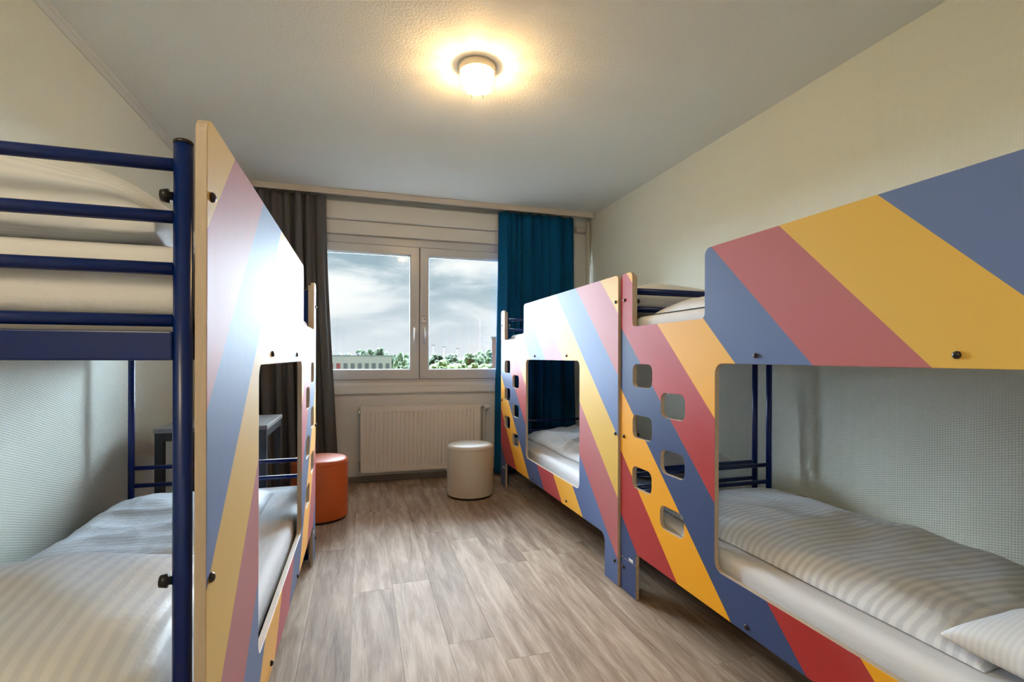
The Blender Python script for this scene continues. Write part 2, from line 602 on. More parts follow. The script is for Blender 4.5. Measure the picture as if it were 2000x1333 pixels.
wloc(mb.build('sash_seal', M['gasket'], win))
# small pictogram sticker on the right sash above its handle
px = XM + 0.040
stk = wloc(MB().box(px - 0.020, px + 0.020, SY - 0.0012, SY, 1.425, 1.485).build('sticker', M['sticker'], win))
mb = MB()
mb.box(px - 0.020, px + 0.020, SY - 0.0016, SY - 0.0012, 1.425, 1.428)
mb.box(px - 0.020, px + 0.020, SY - 0.0016, SY - 0.0012, 1.482, 1.485)
mb.box(px - 0.020, px - 0.0185, SY - 0.0016, SY - 0.0012, 1.425, 1.485)
mb.box(px + 0.0185, px + 0.020, SY - 0.0016, SY - 0.0012, 1.425, 1.485)
mb.add([(px + 0.004 + 0.005 * math.cos(q * math.pi / 4), SY - 0.0016, 1.462 + 0.008 * math.sin(q * math.pi / 4)) for q in range(8)], [tuple(range(8))])
mb.build('pictogram', M['black'], stk)

# ---------------------------------------------------------------- curtain rail board
rail = empty('curtain_rail', (0.5, 4.44, 2.5))
RY0, RY1 = 4.395, 4.475
mb = MB().box(XL + 0.035 - 0.5, 2.165 - 0.5, RY0 - 4.44, RY0 + 0.016 - 4.44, -0.02, 0.029)
mb.build('fascia', M['rail_board'], rail, bevel=0.002)
MB().box(XL + 0.035 - 0.5, 2.165 - 0.5, RY0 + 0.0165 - 4.44, RY1 - 4.44, 0.012, 0.0295).build('track', M['white_paint'], rail)
tag(rail, 'long beige curtain rail board fixed under the ceiling before the window', 'curtain rail')


# ---------------------------------------------------------------- curtains
def curtain(name, mat, x0t, x1t, x0b, x1b, zt, zb, y, nf, amp, seed, label):
    random.seed(seed)
    nu, nv = nf * 14, 40
    ph = [random.uniform(0, 6.28) for _ in range(4)]
    wv = [0.55 + random.random() * 0.9 for _ in range(nf)]
    tot = sum(wv)
    cum = [0]
    for q in wv:
        cum.append(cum[-1] + q / tot)

    def phase(u):
        for i in range(nf):
            if u <= cum[i + 1] + 1e-9:
                return i + (u - cum[i]) / (cum[i + 1] - cum[i])
        return nf
    mb = MB()
    vs = []
    for jv in range(nv + 1):
        v = jv / nv
        for iu in range(nu + 1):
            u = iu / nu
            f = phase(u)
            a = amp * (0.55 + 0.45 * min(1, v * 3)) * (0.75 + 0.35 * math.sin(f * 1.7 + ph[0]))
            sw = v ** 1.3
            x = (x0t + (x1t - x0t) * u) * (1 - sw) + (x0b + (x1b - x0b) * u) * sw
            x += 0.35 * a * math.sin(4 * math.pi * f + ph[1]) + 0.006 * math.sin(5 * v + f)
            yy = y + a * math.cos(2 * math.pi * f) + 0.004 * math.sin(9 * v + 3 * f + ph[2])
            z = zt + (zb - zt) * v
            if v == 0:
                z -= 0.004 * math.sin(2 * math.pi * f) ** 2
            vs.append((x, yy, z))
    fs = []
    for jv in range(nv):
        for iu in range(nu):
            p = jv * (nu + 1) + iu
            fs.append((p, p + 1, p + nu + 2, p + nu + 1))
    cx = (x0t + x1t) / 2
    vs = [(a - cx, b_ - y, c_) for a, b_, c_ in vs]
    mb.add(vs, fs, True)
    o = mb.build(name, mat)
    o.location = (cx, y, 0)
    sd = o.modifiers.new('cloth', 'SOLIDIFY')
    sd.thickness = 0.003
    sd.offset = 0
    return tag(o, label, 'curtain')


curtain('curtain', M['teal'], 1.232, 1.985, 1.215, 2.03, 2.478, 0.025, 4.452, 8, 0.056, 3,
        'teal blue curtain hanging right of the window, behind the far right bunk bed')
curtain('curtain', M['greycloth'], -1.16, -0.285, -1.14, -0.185, 2.478, 0.025, 4.452, 10, 0.056, 8,
        'dark grey curtain hanging left of the window, behind the left bunk bed')

# ---------------------------------------------------------------- riser pipe in the right corner
rp = empty('heating_pipe', (2.165, 4.515, 0.0))
MB().tube([(0, 0, 0.0), (0, 0, 2.47)], 0.024, 20).build('riser', M['trim'], rp)
MB().tube([(-0.028, 0.015, 2.385), (-0.13, 0.015, 2.385)], 0.030, 20).build('stub', M['rail_board'], rp)
tag(rp, 'pale riser pipe with a short stub standing in the right window corner', 'pipe')

# ---------------------------------------------------------------- radiator
rad = empty('radiator', (0.525, 4.50, 0.10))
X0, X1, Z0, Z1 = -0.53, 0.53, 0.005, 0.575
mb = MB()
nr = 27
prof = [(X0, 0.0)]
pitch = (X1 - X0 - 0.06) / nr
for i in range(nr):
    a = X0 + 0.03 + i * pitch
    prof += [(a + 0.00 * pitch, 0.0), (a + 0.22 * pitch, 0.007), (a + 0.38 * pitch, 0.007), (a + 0.60 * pitch, 0.0)]
prof += [(X1, 0.0)]
zs = [(Z0, 0), (Z0 + 0.035, 0), (Z0 + 0.060, 1), (Z1 - 0.060, 1), (Z1 - 0.035, 0), (Z1, 0)]
vs = []
for z, k in zs:
    vs += [(x, -0.035 + d * k, z) for x, d in prof]
n_ = len(prof)
mb.add(vs, [(r_ * n_ + i, r_ * n_ + i + 1, (r_ + 1) * n_ + i + 1, (r_ + 1) * n_ + i) for r_ in range(len(zs) - 1) for i in range(n_ - 1)], False)
o = mb.build('front_panel', M['radiator'], rad)
sd = o.modifiers.new('sheet', 'SOLIDIFY'); sd.thickness = 0.002; sd.offset = 1
MB().box(X0 + 0.01, X1 - 0.01, 0.020, 0.035, Z0 + 0.01, Z1 - 0.01).build('rear_panel', M['radiator'], rad, bevel=0.003)
MB().box(X0 - 0.003, X0 + 0.002, -0.034, 0.036, Z0 + 0.02, Z1 + 0.004).build('side_cover', M['radiator'], rad, bevel=0.002)
MB().box(X1 - 0.002, X1 + 0.003, -0.034, 0.036, Z0 + 0.02, Z1 + 0.004).build('side_cover', M['radiator'], rad, bevel=0.002)
mb = MB()
mb.box(X0, X1, -0.038, -0.028, Z1, Z1 + 0.006)
mb.box(X0, X1, 0.030, 0.038, Z1, Z1 + 0.006)
for i in range(40):
    a = X0 + 0.01 + i * (X1 - X0 - 0.03) / 39.5
    mb.box(a, a + 0.014, -0.028, 0.030, Z1, Z1 + 0.004)
o = mb.build('top_grille', M['radiator'], rad)
mb = MB()
mb.tube([(X1 + 0.003, 0, 0.548), (X1 + 0.04, 0, 0.548)], 0.010, 12)
mb.build('valve', M['chrome'], rad)
th = MB()
th.tube([(X1 + 0.0405, 0, 0.548), (X1 + 0.048, 0, 0.548), (X1 + 0.076, 0, 0.548), (X1 + 0.094, 0, 0.548), (X1 + 0.098, 0, 0.548)], [0.018, 0.022, 0.024, 0.020, 0.012], 20)
th.build('thermostat_head', M['thermo'], rad)
MB().tube([(X1 + 0.052, 0.034, 0.535), (X1 + 0.052, 0.034, 0.30), (X1 + 0.052, 0.034, -0.10)], 0.0085, 12).build('feed_pipe', M['radiator'], rad)
MB().box(X0 - 0.02, X0 - 0.004, -0.006, 0.006, 0.52, 0.545).build('vent_plug', M['chrome'], rad, bevel=0.002)
MB().box(-0.40, -0.37, 0.036, 0.078, 0.05, 0.52).build('bracket', M['radiator'], rad)
MB().box(0.37, 0.40, 0.036, 0.078, 0.05, 0.52).build('bracket', M['radiator'], rad)
tag(rad, 'beige ribbed panel radiator mounted on the wall under the window', 'radiator')


# ---------------------------------------------------------------- poufs
def pouf(loc, mat, label, R=0.186, H=0.415):
    e = empty('pouf', loc)
    MB().lathe([(R - 0.022, 0.0), (R - 0.012, 0.0), (R - 0.012, 0.014), (R - 0.022, 0.014)], n=48).build('base', M['black'], e)
    MB().lathe([(R - 0.010, 0.0145), (R - 0.002, 0.018), (R, 0.026), (R, H * 0.3), (R, H * 0.6), (R, H - 0.036), (R - 0.001, H - 0.031)], n=64).build('body', mat, e)
    t_ = [(R - 0.001, H - 0.0305), (R + 0.0005, H - 0.024), (R - 0.003, H - 0.012), (R - 0.014, H - 0.002), (R - 0.04, H + 0.003), (R * 0.5, H + 0.006), (0.01, H + 0.007)]
    MB().lathe(t_, n=64).build('seat', mat, e)
    sm_ = []
    for k_ in range(49):
        a = 2 * math.pi * k_ / 48
        sm_.append(((R + 0.0005) * math.cos(a), (R + 0.0005) * math.sin(a), H - 0.0305))
    MB().tube(sm_, 0.0022, 6, caps=False).build('piping', mat, e)
    return tag(e, label, 'pouf')


pouf((0.845, 3.931, 0), M['cream'], 'cream cylindrical leatherette pouf standing before the radiator')
pouf((-0.275, 3.672, 0), M['orange'], 'orange cylindrical leatherette pouf half hidden behind the left bunk bed')

# ---------------------------------------------------------------- table
tb = empty('table', (-0.81, 3.46, 0))
MB().box(-0.285, 0.285, -0.29, 0.29, 0.690, 0.715).build('table_top', M['table_top'], tb, bevel=0.002)
for sx in (-1, 1):
    for sy in (-1, 1):
        MB().box(*sorted((sx * 0.28, sx * 0.238)), *sorted((sy * 0.285, sy * 0.243)), 0.0, 0.6895).build('leg', M['table_frame'], tb, bevel=0.002)
for sy in (-1, 1):
    MB().box(-0.2375, 0.2375, *sorted((sy * 0.285, sy * 0.255)), 0.645, 0.6895).build('apron', M['table_frame'], tb)
for sx in (-1, 1):
    MB().box(*sorted((sx * 0.28, sx * 0.25)), -0.2425, 0.2425, 0.645, 0.6895).build('apron', M['table_frame'], tb)
tag(tb, 'square table with grey top and dark metal legs behind the left bunk bed', 'table')

# ---------------------------------------------------------------- ceiling lamp
lp = empty('ceiling_lamp', (0.535, 2.35, ZC))
MB().lathe([(0.088, 0.0), (0.089, -0.006), (0.089, -0.029), (0.086, -0.033), (0.070, -0.033)], n=48).build('base_ring', M['brass'], lp)
MB().lathe([(0.0765, -0.0335), (0.079, -0.055), (0.0785, -0.078), (0.070, -0.100), (0.050, -0.114), (0.020, -0.119), (0.004, -0.1195)], n=48, close=False).build('glass_dome', M['lamp_glass'], lp)
for ax in (0, 1):
    for of_ in (-0.027, 0.027):
        pts = []
        hw = 0.084
        for a, z in [(-hw, -0.033), (-hw, -0.085), (-hw + 0.006, -0.105), (-hw + 0.020, -0.119), (-hw + 0.04, -0.1225), (0, -0.1235), (hw - 0.04, -0.1225), (hw - 0.020, -0.119), (hw - 0.006, -0.105), (hw, -0.085), (hw, -0.033)]:
            pts.append((a, of_, z - ax * 0.0025) if ax == 0 else (of_, a, z - ax * 0.0025))
        MB().tube(pts, 0.0021, 8).build('cage_wire', M['wire'], lp)
bulb = bpy.data.objects.new('bulb', bpy.data.lights.new('bulb', 'POINT'))
COL.objects.link(bulb)
bulb.parent = lp
bulb.location = (0, 0, -0.088)
bulb.data.energy = LAMP_W
bulb.data.color = (1.0, 0.63, 0.27)
bulb.data.shadow_soft_size = 0.022
lp.rotation_euler = (0, 0, -0.26)
tag(lp, 'round lit ceiling lamp with wire cage over frosted glass', 'lamp')

# ---------------------------------------------------------------- bunk beds
PLEN = 2.043
TH = 0.018
holes = [((0.111, 0.981), (0.271, 1.086)), ((0.111, 0.748), (0.271, 0.853)), ((0.109, 0.515), (0.269, 0.615)),
         ((0.338, 0.867), (0.500, 0.970)), ((0.336, 0.634), (0.499, 0.733)), ((0.334, 0.401), (0.496, 0.498))]


def rounded(pts, n=6):
    """pts: (x, y, radius) polygon -> rounded outline"""
    out = []
    k = len(pts)
    for i in range(k):
        p = Vector(pts[i][:2]); r_ = pts[i][2]
        a = Vector(pts[i - 1][:2]); b_ = Vector(pts[(i + 1) % k][:2])
        if r_ <= 0:
            out.append(p); continue
        u = (a - p).normalized(); v = (b_ - p).normalized()
        s_ = p + u * r_; e_ = p + v * r_
        c_ = p + u * r_ + v * r_
        for q in range(n + 1):
            tq = q / n * math.pi / 2
            out.append(c_ - v * r_ * math.cos(tq) - u * r_ * math.sin(tq))
    return out


def panel_mesh(side):
    cu = bpy.data.curves.new('panel_outline', 'CURVE')
    cu.dimensions = '2D'
    cu.fill_mode = 'BOTH'
    cu.extrude = TH / 2 - 0.0015
    cu.bevel_depth = 0.0015
    cu.bevel_resolution = 1
    cu.offset = -0.0015

    def spline(pts):
        sp = cu.splines.new('POLY')
        sp.points.add(len(pts) - 1)
        for q, p in zip(sp.points, pts):
            q.co = (p[0], p[1], 0, 1)
        sp.use_cyclic_u = True
    spline(rounded([(0, 0.1565, 0), (0, 1.52, 0.028), (0.106, 1.52, 0.028), (0.106, 1.262, 0.022), (0.614, 1.262, 0.022), (0.614, 1.52, 0.028),
                    (PLEN, 1.52, 0.028), (PLEN, 0.0, 0), (1.911, 0.0, 0), (1.911, 0.213, 0.045), (0.142, 0.213, 0.02), (0.142, 0.1565, 0)]))
    spline(rounded([(0.671, 0.36, 0.035), (0.671, 1.097, 0.035), (1.605, 1.097, 0.035), (1.605, 0.36, 0.035)]))
    for (a, b_) in holes:
        spline(rounded([(a[0], a[1], 0.03), (a[0], b_[1], 0.03), (b_[0], b_[1], 0.03), (b_[0], a[1], 0.03)], 5))
    ob = bpy.data.objects.new('panel_tmp', cu)
    COL.objects.link(ob)
    dg = bpy.context.evaluated_depsgraph_get()
    me = bpy.data.meshes.new_from_object(ob.evaluated_get(dg))
    bpy.data.objects.remove(ob)
    me.name = 'front_panel'
    # curve plane (s, z, depth) -> bed axes (depth, -s, z)
    for v in me.vertices:
        s_, z_, d_ = v.co
        v.co = (side * (TH / 2 + d_), -s_, z_)
    bm = bmesh.new()
    bm.from_mesh(me)
    bmesh.ops.remove_doubles(bm, verts=bm.verts, dist=1e-5)
    bmesh.ops.recalc_face_normals(bm, faces=bm.faces)
    bm.to_mesh(me)
    bm.free()
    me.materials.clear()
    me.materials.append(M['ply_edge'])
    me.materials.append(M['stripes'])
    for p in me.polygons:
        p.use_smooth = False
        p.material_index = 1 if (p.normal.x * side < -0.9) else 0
    return me


POSTR = 0.0145
PX = {1: 0.018 + 0.0125 + POSTR, 2: 0.862}
BOLTS = [(0.037, 1.392), (2.020, 1.390), (0.034, 0.738), (2.020, 0.742), (0.032, 0.110), (2.017, 0.116), (0.862, 1.125), (1.422, 1.126), (0.826, 0.236), (1.428, 0.244)]


def bunk(loc, side, rz, label):
    e = empty('bunk_bed', loc, rz)
    pan = link('front_panel', panel_mesh(side), e)
    ft = MB().box(*sorted((0, side * TH)), -0.142, 0.0, 0.0, 0.155)
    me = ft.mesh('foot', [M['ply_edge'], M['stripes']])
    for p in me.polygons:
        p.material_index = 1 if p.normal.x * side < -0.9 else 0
    link('foot', me, e, bevel=0.0012)
    # small white sticker low on the far end of the panel
    MB().box(*sorted((-side * 0.0008, 0)), -0.118, -0.082, 0.160, 0.174).build('sticker', M['sticker'], e)
    for s_, z_ in BOLTS:
        mb = MB()
        mb.tube([(-side * 0.0003, -s_, z_), (-side * 0.003, -s_, z_), (-side * 0.006, -s_, z_), (-side * 0.0075, -s_, z_)], [0.0085, 0.0085, 0.0065, 0.003], 14)
        mb.build('bolt', M['bolt'], e)
    # spacer battens behind the panel at both ends
    for s0 in (1.945, 0.058):
        MB().box(*sorted((side * (TH + 0.0005), side * (TH + 0.0130))), -s0 - 0.040, -s0, 0.05, 1.503).build('batten', M['ply_edge'], e, bevel=0.001)
    ends = (0.036, 2.008)
    depths = (PX[1], PX[2])
    for s_ in ends:
        for d_ in depths:
            mb = MB()
            mb.tube([(side * d_, -s_, 0.0), (side * d_, -s_, 1.478)], POSTR, 20)
            po = mb.build('post', M['blue_metal'], e)
            MB().tube([(side * d_, -s_, 1.4785), (side * d_, -s_, 1.484), (side * d_, -s_, 1.487)], [POSTR + 0.0005, POSTR + 0.0003, POSTR - 0.004], 20).build('cap', M['black'], po)
        for z_ in (1.39, 0.74):
            a = side * (PX[1] + POSTR)
            MB().tube([(a, -s_, z_), (a + side * 0.006, -s_, z_), (a + side * 0.007, -s_, z_), (a + side * 0.018, -s_, z_)], [0.007, 0.007, 0.012, 0.010], 14).build('knob', M['black'], e)
        for base in (0.0, -0.893):
            for z_ in (1.1795, 1.267, 1.3545, 1.443):
                MB().tube([(side * (PX[1] + POSTR - 0.002), -s_, z_ + base), (side * (PX[2] - POSTR + 0.002), -s_, z_ + base)], 0.0108, 14).build('bar', M['blue_metal'], e)
            MB().box(*sorted((side * (PX[1] + POSTR - 0.002), side * (PX[2] - POSTR + 0.002))), -s_ - 0.013, -s_ + 0.013, 1.112 + base, 1.161 + base).build('end_beam', M['blue_metal'], e, bevel=0.003)
    slat_me = None
    for base in (0.0, -0.893):
        for d_ in depths:
            MB().box(*sorted((side * (d_ - 0.013), side * (d_ + 0.013))), -ends[1] + POSTR - 0.002, -ends[0] - POSTR + 0.002, 1.112 + base, 1.161 + base).build('side_rail', M['blue_metal'], e, bevel=0.003)
        for k_ in range(13):
            if slat_me is None:
                slat_me = MB().box(*sorted((side * (PX[1] + 0.013), side * (PX[2] - 0.013))), -0.035, 0.035, -0.008, 0.0).mesh('slat', M['blue_metal'])
            sl = link('slat', slat_me, e)
            sl.location = (0, -0.12 - k_ * 0.151, 1.160 + base)
    tag(e, label, 'bunk bed')
    return e


YN, XN = 2.1504, 1.2084
YFB, XFB = 4.200, 1.177
YLB, XLB = 2.9755, -0.2456
FROT = math.atan2(0.021, 2.046)
bedN = bunk((XN, YN, 0), 1, 0.0, 'nearest bunk bed on the right with striped panel before the right wall')
bedF = bunk((XFB, YFB, 0), 1, FROT, 'far bunk bed on the right with glossy striped panel beside the window')
bedL = bunk((XLB, YLB, 0), -1, 0.0, 'bunk bed along the left wall, its blue head bars toward the viewer')


# ---------------------------------------------------------------- bedding
def mattress(x0, x1, y0, y1, z0, z1, label):
    cx, cy = (x0 + x1) / 2, (y0 + y1) / 2
    hx, hy, hz = (x1 - x0) / 2, (y1 - y0) / 2, z1 - z0
    e = empty('mattress', (cx, cy, z0))
    # fitted sheet: rounded block, gently uneven
    bm = bmesh.new()
    bmesh.ops.create_cube(bm, size=1.0)
    for v in bm.verts:
        v.co = (v.co.x * 2 * hx, v.co.y * 2 * hy, (v.co.z + 0.5) * (hz - 0.02) + 0.02)
    bmesh.ops.bevel(bm, geom=bm.edges[:], offset=0.035, segments=4, profile=0.55, affect='EDGES')
    bmesh.ops.subdivide_edges(bm, edges=[ed for ed in bm.edges if ed.calc_length() > 0.3], cuts=24, use_grid_fill=True)
    for v in bm.verts:
        q = Vector((v.co.x * 3 + cx * 7, v.co.y * 1.5 + cy * 3, v.co.z * 4))
        v.co += v.normal * 0.006 * noise.noise(q) if v.co.z > 0.03 else Vector((0, 0, 0))
    bmesh.ops.recalc_face_normals(bm, faces=bm.faces)
    me = bpy.data.meshes.new('fitted_sheet')
    bm.to_mesh(me); bm.free()
    me.polygons.foreach_set('use_smooth', [True] * len(me.polygons))
    me.materials.append(M['sheet'])
    link('fitted_sheet', me, e)
    MB().box(-hx + 0.02, hx - 0.02, -hy + 0.02, hy - 0.02, 0.0, 0.0195).build('underside', M['mattress_base'], e)
    return tag(e, label, 'mattress')


def ridged(p, ang, f, sx, seed):
    c_, s_ = math.cos(ang), math.sin(ang)
    x, y = p[0] * c_ + p[1] * s_, -p[0] * s_ + p[1] * c_
    a = noise.noise(Vector((x * f, y * f * sx, seed)))
    return max(0.0, 1 - abs(a) * 2.6) ** 2


def cloth_slab(name, x0, x1, y0, y1, zb, h, seed, mat, label, cat, wr=0.012, nx=64, ny=110, edge=0.02, crown=None, pw=(3.0, 6.0), swap=False):
    """soft slab with a rounded rim and creases, resting on z = zb"""
    cx, cy = (x0 + x1) / 2, (y0 + y1) / 2
    hx, hy = (x1 - x0) / 2, (y1 - y0) / 2
    top, bot, uvs = [], [], []
    for j in range(ny + 1):
        b_ = 2 * j / ny - 1
        b_ = math.sin(b_ * math.pi / 2 * 0.985) / math.sin(math.pi / 2 * 0.985)
        for i in range(nx + 1):
            a = 2 * i / nx - 1
            a = math.sin(a * math.pi / 2 * 0.985) / math.sin(math.pi / 2 * 0.985)
            x, y = a * hx, b_ * hy
            q = (x + cx, y + cy)
            ex = edge * noise.noise(Vector((q[1] * 2.6, seed, 0.0))) * a * abs(a)
            ey = edge * noise.noise(Vector((q[0] * 3.0, seed + 9, 1.0))) * b_ * abs(b_)
            prof = max(0.0, 1 - abs(a) ** pw[0]) ** 0.5 * max(0.0, 1 - abs(b_) ** pw[1]) ** 0.5
            zz = h * (0.86 + 0.22 * noise.noise(Vector((q[0] * 2.2, q[1] * 1.7, seed))))
            if crown:
                zz += crown(q[0], q[1])
            cr = (0.9 * ridged(q, 0.5, 2.6, 0.45, seed) + 0.8 * ridged(q, -0.8, 3.4, 0.4, seed + 3) + 0.5 * ridged(q, 1.4, 6.5, 0.35, seed + 5)
                  + 0.35 * noise.noise(Vector((q[0] * 9, q[1] * 9, seed))) + 0.3 * ridged(q, 0.1, 11.0, 0.3, seed + 7))
            z = prof * (zz + wr * (cr - 0.7))
            top.append((x + ex, y + ey, max(z, 0.002 * prof) + 0.002))
            bot.append((x + ex, y + ey, 0.0))
            uvs.append(((q[0] + 0.5 * cr * wr, q[1] + 0.022 * cr + 0.03 * noise.noise(Vector((q[0] * 3, q[1] * 3, seed))))))
    nvt = len(top)
    fs, uvi = [], []
    W_ = nx + 1
    for j in range(ny):
        for i in range(nx):
            p = j * W_ + i
            fs.append((p, p + 1, p + W_ + 1, p + W_))
    fb = [tuple(nvt + k_ for k_ in f_[::-1]) for f_ in fs]
    rim = [i for i in range(nx)] + [j * W_ + nx for j in range(ny)] + [ny * W_ + nx - i for i in range(nx)] + [(ny - j) * W_ for j in range(ny)]
    fr_ = [(rim[k_], nvt + rim[k_], nvt + rim[(k_ + 1) % len(rim)], rim[(k_ + 1) % len(rim)]) for k_ in range(len(rim))]
    mb = MB().add(top + bot, fs + fb + fr_, True)
    o = mb.build(name, mat)
    me = o.data
    ul = me.uv_layers.new(name='UVMap')
    au = uvs + uvs
    for lp_ in me.loops:
        ul.data[lp_.index].uv = au[lp_.vertex_index]
    o.location = (cx, cy, zb)
    return tag(o, label, cat)


def pillow(loc, w_, d_, t_, rot, seed, mat, label, n_=46, flat=0.55, pe=0.36):
    vs, uvs = [], []
    for sgn in (1, -1):
        for j in range(n_ + 1):
            b_ = math.sin((2 * j / n_ - 1) * math.pi / 2)
            for i in range(n_ + 1):
                a = math.sin((2 * i / n_ - 1) * math.pi / 2)
                px_ = a * w_ / 2 * (1 - 0.07 * (1 - b_ * b_) * abs(a) + 0.01 * noise.noise(Vector((b_ * 2, seed, 0))))
                py_ = b_ * d_ / 2 * (1 - 0.07 * (1 - a * a) * abs(b_) + 0.01 * noise.noise(Vector((a * 2, seed, 4))))
                prof = (max(0, 1 - a ** 2) * max(0, 1 - b_ ** 2)) ** pe
                q = (px_ + seed, py_)
                cr = ridged(q, 0.8, 3.0, 0.5, seed) * 0.8 + ridged(q, -0.6, 4.2, 0.45, seed + 2) * 0.7 + 0.5 * noise.noise(Vector((px_ * 7, py_ * 7, seed)))
                h_ = t_ * prof * (1.0 if sgn > 0 else flat) * (1 + 0.12 * noise.noise(Vector((px_ * 3, py_ * 3, seed + 1))))
                z = sgn * (h_ + 0.010 * min(1.0, prof * 1.6) * (cr - 0.5) * (1 if sgn > 0 else 0.3))
                vs.append((px_, py_, z))
                uvs.append((px_, py_))
    W_ = n_ + 1
    nn = W_ * W_
    fs = []
    for j in range(n_):
        for i in range(n_):
            p = j * W_ + i
            fs.append((p, p + 1, p + W_ + 1, p + W_))
            fs.append((nn + p, nn + p + W_, nn + p + W_ + 1, nn + p + 1))
    mb = MB().add(vs, fs, True)
    me = mb.mesh('pillow', mat)
    ul = me.uv_layers.new(name='UVMap')
    for lp_ in me.loops:
        ul.data[lp_.index].uv = uvs[lp_.vertex_index]
    bm = bmesh.new(); bm.from_mesh(me)
    bmesh.ops.remove_doubles(bm, verts=bm.verts, dist=1e-5)
    bm.to_mesh(me); bm.free()
    o = link('pillow', me)
    o.rotation_euler = rot
    rm = Euler(rot).to_matrix()
    o.location = (loc[0], loc[1], loc[2] - min((rm @ v.co).z for v in me.vertices))      # rests on its support
    return tag(o, label, 'pillow')


ZLO, ZHI = 0.268 + 0.001, 1.161 + 0.001
MT = 0.150
# left bed
mattress(XLB - 0.845, XLB - 0.036, YLB - 1.985, YLB - 0.058, ZLO, ZLO + MT, 'white sheeted mattress on the lower bunk of the left bed')
mattress(XLB - 0.845, XLB - 0.036, YLB - 1.985, YLB - 0.058, ZHI, ZHI + MT, 'cream-lit mattress behind blue head bars on the upper bunk, left bed')
ZL, ZH = ZLO + MT + 0.0055, ZHI + MT + 0.0055


def crownL(x, y):
    return 0.05 * math.exp(-((y - 1.75) / 0.35) ** 2)


cloth_slab('duvet', -1.045, -0.425, 1.63, 2.74, ZL, 0.085, 2.0, M['damask'], 'white satin-striped duvet on the lower bunk of the left bed', 'duvet', wr=0.016)
pillow((-0.71, 1.315, ZL), 0.74, 0.62, 0.13, (0.05, 0.02, 0.0), 3.0, M['damask_x'], 'white striped pillow in warm light at the near end of the left lower bunk')
pillow((-0.715, 1.285, ZH), 0.72, 0.56, 0.165, (0.0, 0.07, 0.03), 5.0, M['linen'], 'plump cream-lit pillow on the left upper bunk behind the blue bars', pe=0.34, flat=0.22)
# near right bed
mattress(XN + 0.036, XN + 0.845, YN - 1.985, YN - 0.058, ZLO, ZLO + MT, 'white sheeted mattress on the lower bunk of the nearest right bed')
mattress(XN + 0.036, XN + 0.845, YN - 1.985, YN - 0.058, ZHI, ZHI + MT, 'white sheeted mattress on the upper bunk of the nearest right bed')
cloth_slab('duvet', 1.315, 2.03, 0.74, 2.06, ZL, 0.085, 7.0, M['damask'], 'grey-white satin-striped duvet on the lower bunk, nearest right bed', 'duvet', wr=0.018)
pillow((1.61, 0.505, ZL), 0.72, 0.54, 0.11, (0.0, 0.0, -0.06), 11.0, M['linen'], 'white pillow at the near end of the right lower bunk')
cloth_slab('duvet', 1.285, 2.02, 0.40, 1.97, ZH, 0.075, 15.0, M['linen'], 'white duvet end seen through the upper notch of the nearest right bed', 'duvet', wr=0.016, pw=(3.5, 10.0))
# far right bed
mattress(XFB + 0.062, XFB + 0.850, YFB - 1.985, YFB - 0.062, ZLO, ZLO + MT, 'white sheeted mattress on the lower bunk of the far right bed')
mattress(XFB + 0.062, XFB + 0.850, YFB - 1.985, YFB - 0.062, ZHI, ZHI + MT, 'white sheeted mattress on the upper bunk of the far right bed')
cloth_slab('duvet', 1.36, 2.00, 2.76, 4.08, ZL, 0.085, 21.0, M['linen'], 'crumpled white duvet seen through the opening of the far right bed', 'duvet', wr=0.030)
pillow((1.66, 2.52, ZL), 0.68, 0.46, 0.125, (-0.12, 0.0, 0.03), 23.0, M['linen'], 'shaded grey-white pillow on the far right lower bunk behind blue bars')
pillow((1.62, 2.49, ZH), 0.76, 0.48, 0.125, (-0.10, 0.0, 0.0), 27.0, M['linen'], 'tan-lit pillow on the far right upper bunk behind the notch bars')
cloth_slab('duvet', 1.33, 2.00, 2.82, 4.06, ZH, 0.070, 31.0, M['linen'], 'white duvet on the upper bunk of the far right bed by the curtain', 'duvet', wr=0.016)

# ---------------------------------------------------------------- outside
GZ = -14.0
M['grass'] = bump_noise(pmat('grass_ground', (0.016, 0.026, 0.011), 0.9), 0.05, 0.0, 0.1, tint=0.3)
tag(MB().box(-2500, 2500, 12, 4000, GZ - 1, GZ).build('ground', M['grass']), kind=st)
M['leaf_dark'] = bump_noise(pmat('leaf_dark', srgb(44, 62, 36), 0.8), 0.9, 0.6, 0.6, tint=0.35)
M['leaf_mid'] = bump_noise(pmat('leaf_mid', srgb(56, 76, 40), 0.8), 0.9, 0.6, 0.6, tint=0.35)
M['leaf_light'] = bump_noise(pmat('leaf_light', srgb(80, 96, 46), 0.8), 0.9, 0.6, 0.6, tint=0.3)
M['bark'] = pmat('bark', (0.10, 0.08, 0.06), 0.9)
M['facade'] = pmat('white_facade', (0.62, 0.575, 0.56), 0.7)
M['pane_dark'] = pmat('dark_pane', (0.16, 0.18, 0.20), 0.2)
M['pane_red'] = pmat('red_blind', srgb(170, 80, 76), 0.6)
M['roof_grey'] = pmat('roof_felt', (0.30, 0.31, 0.32), 0.8)
M['brick_far'] = bump_noise(pmat('pinkish_brick', srgb(168, 124, 106), 0.85), 1.2, 0.3, 0.1, tint=0.12)


def crown_mesh(seed, n_=60):
    random.seed(seed)
    bm = bmesh.new()
    for _ in range(n_):
        while True:
            p = Vector((random.uniform(-1, 1), random.uniform(-1, 1), random.uniform(-1, 1)))
            if 0.35 < p.length < 1:
                break
        p.z *= 0.95
        rad_ = random.uniform(0.14, 0.30)
        bmesh.ops.create_icosphere(bm, subdivisions=2, radius=rad_, matrix=Matrix.Translation(p * 0.82))
    for v in bm.verts:
        v.co *= 1 + 0.13 * noise.noise(v.co * 7.0) + 0.08 * noise.noise(v.co * 17.0)
    me = bpy.data.meshes.new('foliage')
    bm.to_mesh(me); bm.free()
    return me


